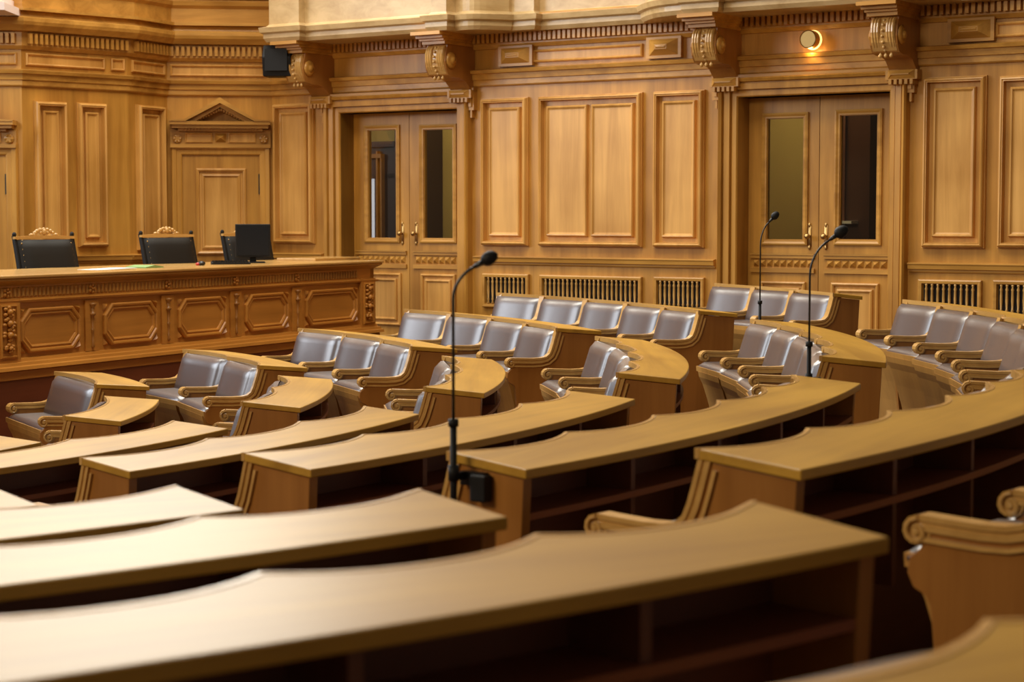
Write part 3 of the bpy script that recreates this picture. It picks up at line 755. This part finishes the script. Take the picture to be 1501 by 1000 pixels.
# ---------------------------------------------------------------- podium
PA = Vector((-1.824, 16.0)); pd = Vector((.519, 1)).normalized()
pE = PA + pd*((17.08-16)/pd.y); pS = PA - pd*8.0
WP = Wall(pS, pE)                              # local x towards the far end, -y towards the benches
pod = empty('podium_desk', WP.loc, WP.rz, 'long carved oak podium desk in front of the three presiding chairs', 'podium')
Lp = WP.len
zt = CAMZ - .415
def psweep(name, prof, m, x0=-.0, over=True):
    """profile (w outward, z) along the front and round the far end"""
    mb = MB(); ls = []
    for w_, z in prof: ls.append([(0, -w_, z), (Lp+w_, -w_, z), (Lp+w_, 1.0, z)])
    mb.grid(ls); return mb.build(name, m, pod)
mb = MB(); mb.prism([(0,-.07),(Lp+.07,-.07),(Lp+.07,1.0),(0,1.0)], 'z', zt-.022, zt); mb.build('podium_top', M['light'], pod, bevel=.006)
psweep('top_moulding', [(.0,zt-.022),(.055,zt-.022),(.06,zt-.035),(.045,zt-.045),(.02,zt-.06),(.0,zt-.075)], M['wall_h'])
mb = MB().box(0, Lp, 0, .06, 0, zt-.02).box(Lp-.06, Lp, 0, .98, 0, zt-.02); mb.build('podium_body', M['podium'], pod)
psweep('frieze_moulding', [(0,zt-.195),(.03,zt-.19),(.035,zt-.175),(.012,zt-.165),(0,zt-.16)], M['podium'])
psweep('base_moulding', [(0,zt-.575),(.02,zt-.58),(.025,zt-.600),(.045,zt-.605),(.05,zt-.625),(.065,zt-.632),(.07,zt-.655),(.035,zt-.66),(.04,zt-.665),(.04,zt-.72),(.03,zt-.725)], M['podium'])
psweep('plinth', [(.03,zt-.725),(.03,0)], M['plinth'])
# fluted band with rosettes
mb = MB(); x = 1.0
while x < Lp-.30:
    mb.frustum(x, x+.030, zt-.155, zt-.085, 0, -.012, .008); x += .042
o = mb.build('fluting', M['wall_h'], pod); o['kind'] = 'stuff'
us = [WP.u(v, 0, 460) for v in (6, 133, 240, 340, 434, 512)]
step = (us[4]-us[1])/3
us = [us[1]+step*(k-1) for k in range(-3, 5)]
def spindle(u):
    mb = MB().box(u-.075, u+.075, -.014, 0, zt-.575, zt-.205); mb.build('pilaster_strip', M['podium'], pod)
    z0 = zt-.555
    prof = [(.004,0),(.014,.012),(.008,.03),(.012,.05),(.007,.06),(.009,.12),(.016,.14),(.008,.15),(.012,.20),(.012,.235),(.026,.245),(.024,.258),(.012,.265),(.016,.285),(.010,.295),(.028,.315),(.030,.330)]
    MB().lathe(prof, (u, -.018, z0), 8).build('spindle', M['side'], pod, True)
    mb = MB()
    for k in range(5):
        a = k*PI*2/5; mb.ball((u+.025*math.cos(a), -.014, zt-.12+.025*math.sin(a)), .014, .012, .014, 6, 4)
    mb.ball((u, -.02, zt-.12), .01, .012, .01, 6, 4); mb.build('rosette', M['podium'], pod, True)
def octo(u0, u1, z0, z1, d, c, h):
    a, b, e, f_ = u0+d, u1-d, z0+d, z1-d; k = c
    return [(x_, -h, z_) for x_, z_ in ((a+k,e),(b-k,e),(b,e+k),(b,f_-k),(b-k,f_),(a+k,f_),(a,f_-k),(a,e+k))]
for i, u in enumerate(us):
    if u > .2: spindle(u)
for u0, u1 in zip(us, us[1:]+[Lp-.17]):
    if u1 < .3: continue
    m_ = (u0+u1)/2; hw = (u1-u0)/2-.13; a, b_ = m_-hw, m_+hw; z0, z1 = zt-.545, zt-.235
    MB().loops([octo(a, b_, z0, z1, d, .085-d*.42, h) for d, h in ((0,0),(0,.018),(.010,.026),(.022,.024),(.028,.012),(.042,.018),(.052,.012),(.055,.003),(.06,.003))]).build('octagonal_panel', M['podium'], pod)
    mb = MB()
    for sx, sz in ((-1,-1),(1,-1),(-1,1),(1,1)):
        cx_ = m_+sx*hw; cz = (z0+z1)/2+sz*(z1-z0)/2; poly = [(cx_, cz), (cx_-sx*.06, cz), (cx_, cz-sz*.06)]
        tip = (cx_-sx*.018, -.028, cz-sz*.018); vs = [mb.vert((p_[0], 0, p_[1])) for p_ in poly]; tv = mb.vert(tip)
        for k in range(3): mb.f.append([vs[k], vs[(k+1)%3], tv])
        mb.f.append(vs)
        mb.build('corner_block', M['podium'], pod); mb = MB()
def carving(u):
    mb = MB().box(u-.12, u+.12, -.03, 0, zt-.60, zt-.16); mb.build('corner_pier', M['podium'], pod)
    MB().loops([[(x_, -h, z_) for x_, z_ in ((u-.085+d, zt-.57+d),(u+.085-d, zt-.57+d),(u+.085-d, zt-.20-d),(u-.085+d, zt-.20-d))] for d, h in ((0,.03),(0,.04),(.012,.044),(.016,.031))], cap=False).build('pier_frame', M['podium'], pod)
    mb = MB(); rnd = random.Random(3)
    for k, zz in enumerate((.25, .33, .41, .50)):
        r = (.045, .05, .052, .035)[k]
        mb.ball((u, -.045, zt-zz-.0), r*.5, .028, r*.5, 8, 5)
        for j in range(6):
            a = j*PI/3 + rnd.random(); mb.ball((u+r*math.cos(a), -.04, zt-zz+r*.7*math.sin(a)), .02, .016, .014, 6, 4)
    mb.build('foliage_carving', M['podium'], pod, True)
carving(Lp-.14); carving(WP.u(7, 0, 460)+.0)
# raised platform behind the podium
mb = MB(); q = [(0,.06),(Lp-.06,.06),(Lp-.06,2.9),(0,4.6)]
mb.prism(q, 'z', 0, zt-.78); pf = mb.build('floor_platform', M['floor']); pf.location = WP.loc; pf.rotation_euler = (0,0,WP.rz); struct(pf)
zpf = zt-.78

# presiding chairs
def chair_xy(x, Y): q = plan(x, Y); return (q.x, q.y, zpf)
def make_chair(label, loc, rz):
    t = empty('presiding_chair', loc, rz, label, 'chair', 'carved chairs behind the podium')
    # faces -y ; back at y=.22..
    def yb(z): return .22 + .30*(z-.45)
    mb = MB(); rows = []
    for j in range(9):
        v = j/8; z = .50+.50*v; f_ = []; b_ = []
        for i in range(11):
            u = i/10; x = -.25+.50*u; p = .03*min(1, min(u,1-u)*6)**.5*min(1, min(v+.03,1.03-v)*6)**.5
            f_.append((x, yb(z)-.015-p, z)); b_.append((x, yb(z)+.012, z))
        rows.append(f_+b_[::-1])
    mb.grid(rows, True, True).build('backrest', M['black_leather'], t, True)
    for s_ in (-1, 1):
        mb = MB(); mb.prism([(yb(.0)+.02,0),(yb(.02)+.065,0),(yb(.45)+.045,.45),(yb(1.03)+.03,1.03),(yb(1.03)-.01,1.03),(yb(.45)-.0,.45)], 'x', *sorted((s_*.252, s_*.268)))
        mb.ball((s_*.26, yb(1.04), 1.04), .018, .018, .02); mb.build('back_post', M['black_leather'], t)
    mb = MB(); mb.prism([(-.27,1.005),(.27,1.005),(.27,1.025),(.10,1.032),(-.10,1.032),(-.27,1.025)], 'y', yb(1.0)-.018, yb(1.0)+.02)
    mb.build('top_rail', M['light'], t)
    mb = MB()
    for i in range(9):
        a = PI*i/8; mb.ball((.085*math.cos(a), yb(1.03), 1.035+.045*math.sin(a)), .018, .016, .016, 7, 5)
    for s_ in (-1, 1):
        mb.ball((s_*.11, yb(1.03), 1.038), .022, .014, .012, 7, 5); mb.ball((s_*.03, yb(1.03)-.006, 1.055), .016, .014, .014, 7, 5)
    mb.ball((0, yb(1.03)-.008, 1.06), .022, .018, .026, 8, 5); mb.build('crest', M['light'], t, True)
    mb = MB()
    for i in range(10): mb.ball((-.21+.42*i/9, yb(1.0)-.02, .992), .008, .006, .008, 6, 4)
    for s_ in (-1, 1):
        for i in range(10): z = .55+.42*i/9; mb.ball((s_*.222, yb(z)-.022, z), .007, .006, .007, 6, 4)
    o = mb.build('brass_nails', M['brass'], t, True); o['kind'] = 'stuff'
    MB().box(-.25, .25, -.25, .24, .38, .43).build('seat_frame', M['light'], t)
    MB().box(-.235, .235, -.24, .20, .43, .50).build('seat', M['black_leather'], t, bevel=.02)
    for sx in (-1, 1):
        MB().lathe([(.022,0),(.026,.04),(.016,.08),(.022,.2),(.026,.38)], (sx*.22,-.22,0), 8).build('leg', M['light'], t, True)
        mb = MB(); mb.tube([(sx*.24,.26,.66),(sx*.25,-.0,.68),(sx*.25,-.2,.66),(sx*.24,-.22,.60),(sx*.24,-.22,.42)], .02, 7); mb.build('armrest', M['light'], t, True)
    return t
crz = WP.rz
for x, Y, rz, lab in ((104, 14.5, .80, 'black leather chair with carved crest, leftmost of the three behind the podium'),
                  (284, 15.75, .80, 'black leather chair with carved crest, middle of the three behind the podium'),
                  (399, 16.9, .80, 'black leather chair with carved crest behind the monitor on the podium')):
    make_chair(lab, chair_xy(x, Y), rz)
# monitor, keyboard, papers
def on_pod(x, back):                           # point on the podium top seen at column x
    u = WP.u(x, -back, 385); q = WP.A + WP.e*u - WP.n*back; return (q.x, q.y, zt)
t = empty('monitor', on_pod(371, .42), .18, 'black computer monitor standing at the far end of the podium desk', 'monitor')
MB().box(-.15, .15, -.018, .018, .05, .335).build('housing', M['black'], t, bevel=.006)
MB().box(-.132, .132, -.021, -.018, .068, .317).build('screen', M['screen'], t)
MB().prism([(-.03,0),(.03,0),(.02,.10),(-.02,.10)], 'y', .018, .04).box(-.10,.10,-.07,.09,0,.012).build('stand', M['black'], t)
t = empty('keyboard', on_pod(338, .34), .3, 'black keyboard lying left of the monitor on the podium', 'keyboard')
MB().prism([(-.05,0),(.05,0),(.05,.025),(-.05,.012)], 'x', -.16, .16).build('base', M['black'], t)
mb = MB()
for i in range(12):
    for j in range(4): mb.box(-.15+.025*i, -.13+.025*i, -.042+.022*j, -.024+.022*j, .012+.003*j, .024+.003*j)
o = mb.build('keys', M['steel'], t); o['kind'] = 'stuff'
t = empty('computer_mouse', on_pod(295, .35), .3, 'small grey and red computer mouse between the middle chair and keyboard', 'mouse')
MB().ball((0,0,.016), .035, .05, .022, 10, 6).build('body', M['steel'], t, True); MB().ball((-.03,-.02,.012), .02, .02, .014, 8, 5).build('button', M['red'], t, True)
t = empty('paper_stack', on_pod(157, .30), WP.rz, 'white papers lying open on the podium between the left and middle chairs', 'papers')
for k in range(3):
    o = MB().box(-.20+.14*k, -.03+.14*k, -.09, .12, .002*k, .002*k+.003).build('sheet', M['white'], t)
t = empty('green_folder', on_pod(212, .34), WP.rz, 'pale green folder beside the white papers on the podium', 'folder')
MB().prism([(-.11,0),(.11,0),(.11,.008),(.0,.022),(-.11,.008)], 'y', -.10, .10).build('cover', M['green'], t)
t = empty('desk_slab', on_pod(470, .55), WP.rz, 'pale wooden writing slab at the far right end of the podium top', 'board')
MB().prism([(-.42,-.22),(.34,-.22),(.42,.0),(.42,.2),(-.42,.2)], 'z', 0, .022).build('board', M['light'], t, bevel=.004)

# ---------------------------------------------------------------- gooseneck microphones at the ends of the fifth rows
def mic(label, R, a, n, top_z, neck_dir, side, lens, tubelen=.30, box=False, z_low=.35, dx=.05, reach=.14, drop=.1, hs=1.0):
    a = math.radians(a); loc, rz = frame(R, a, tier(n))
    t = empty('microphone_stand', loc, rz, label, 'microphone', 'gooseneck microphones at the bench ends')
    x = dx*side
    mb = MB().tube([(x,0,z_low),(x,0,z_low+.1),(x,0,z_low+tubelen)], .009, 10); mb.lathe([(.014,0),(.014,.02)], (x,0,z_low+tubelen-.01), 10)
    mb.lathe([(.0145,0),(.0145,.04)], (x,0,z_low+tubelen*.42), 10); mb.build('holder_tube', M['black'], t, True)
    zt_ = top_z; dxn, dyn = neck_dir
    path = [(x, 0, z_low+tubelen), (x, 0, zt_-drop)]
    for i in range(1, 9):
        s_ = i/8; ang = s_*1.05; path.append((x+dxn*reach*(1-math.cos(ang))*2, dyn*reach*(1-math.cos(ang))*2, zt_-drop+drop*math.sin(ang)/.867))
    mb = MB().tube(path, .0042, 8); mb.build('gooseneck', M['steel'], t, True)
    e_ = Vector(path[-1]); d_ = (e_ - Vector(path[-2])).normalized()
    mb = MB().tube([e_, e_+d_*.03*hs], [.006, .009*hs], 8); mb.build('capsule', M['steel'], t, True)
    mb = MB().tube([e_+d_*q*hs for q in (.024,.03,.040,.054,.066,.072)], [q*hs for q in (.009,.016,.020,.019,.013,.003)], 10); mb.build('windscreen', M['black'], t, True)
    xa, xb = sorted((0.0, x)); 
    mb = MB().box(xa, xb, -.006, .006, z_low+tubelen*.42, z_low+tubelen*.42+.02); mb.lathe([(.0145,0),(.0145,.03)], (side*.018, .05, z_low+tubelen*.44), 10) if not box else None; mb.box(*sorted((0, side*.02)), -.01, .07, z_low+tubelen*.36, z_low+tubelen*.50)
    mb.build('clamp', M['steel'], t)
    if box: MB().box(*sorted((0, side*.035)), .035, .085, .655, .725).build('speaker_box', M['black'], t, bevel=.005)
    return t
mic('black gooseneck microphone with grey box, nearest of the three, at a desk end', 7.51, -39.58, 5, 1.265, (-.64,.77), 1, 0, .26, True, .60, .057, .055, .085, .95)
mic('black gooseneck microphone in front of the right pane of the nearer glazed door', 7.44, -18.87, 5, 1.30, (-.32,.95), -1, 0, .27, False, .62, .11, .075, .14, 1.2)
mic('thin gooseneck microphone in front of the left pane of the nearer glazed door', 7.59, 11.75, 5, 1.355, (.21,.98), -1, 0, .27, False, .60, .12, .05, .14, 1.15)
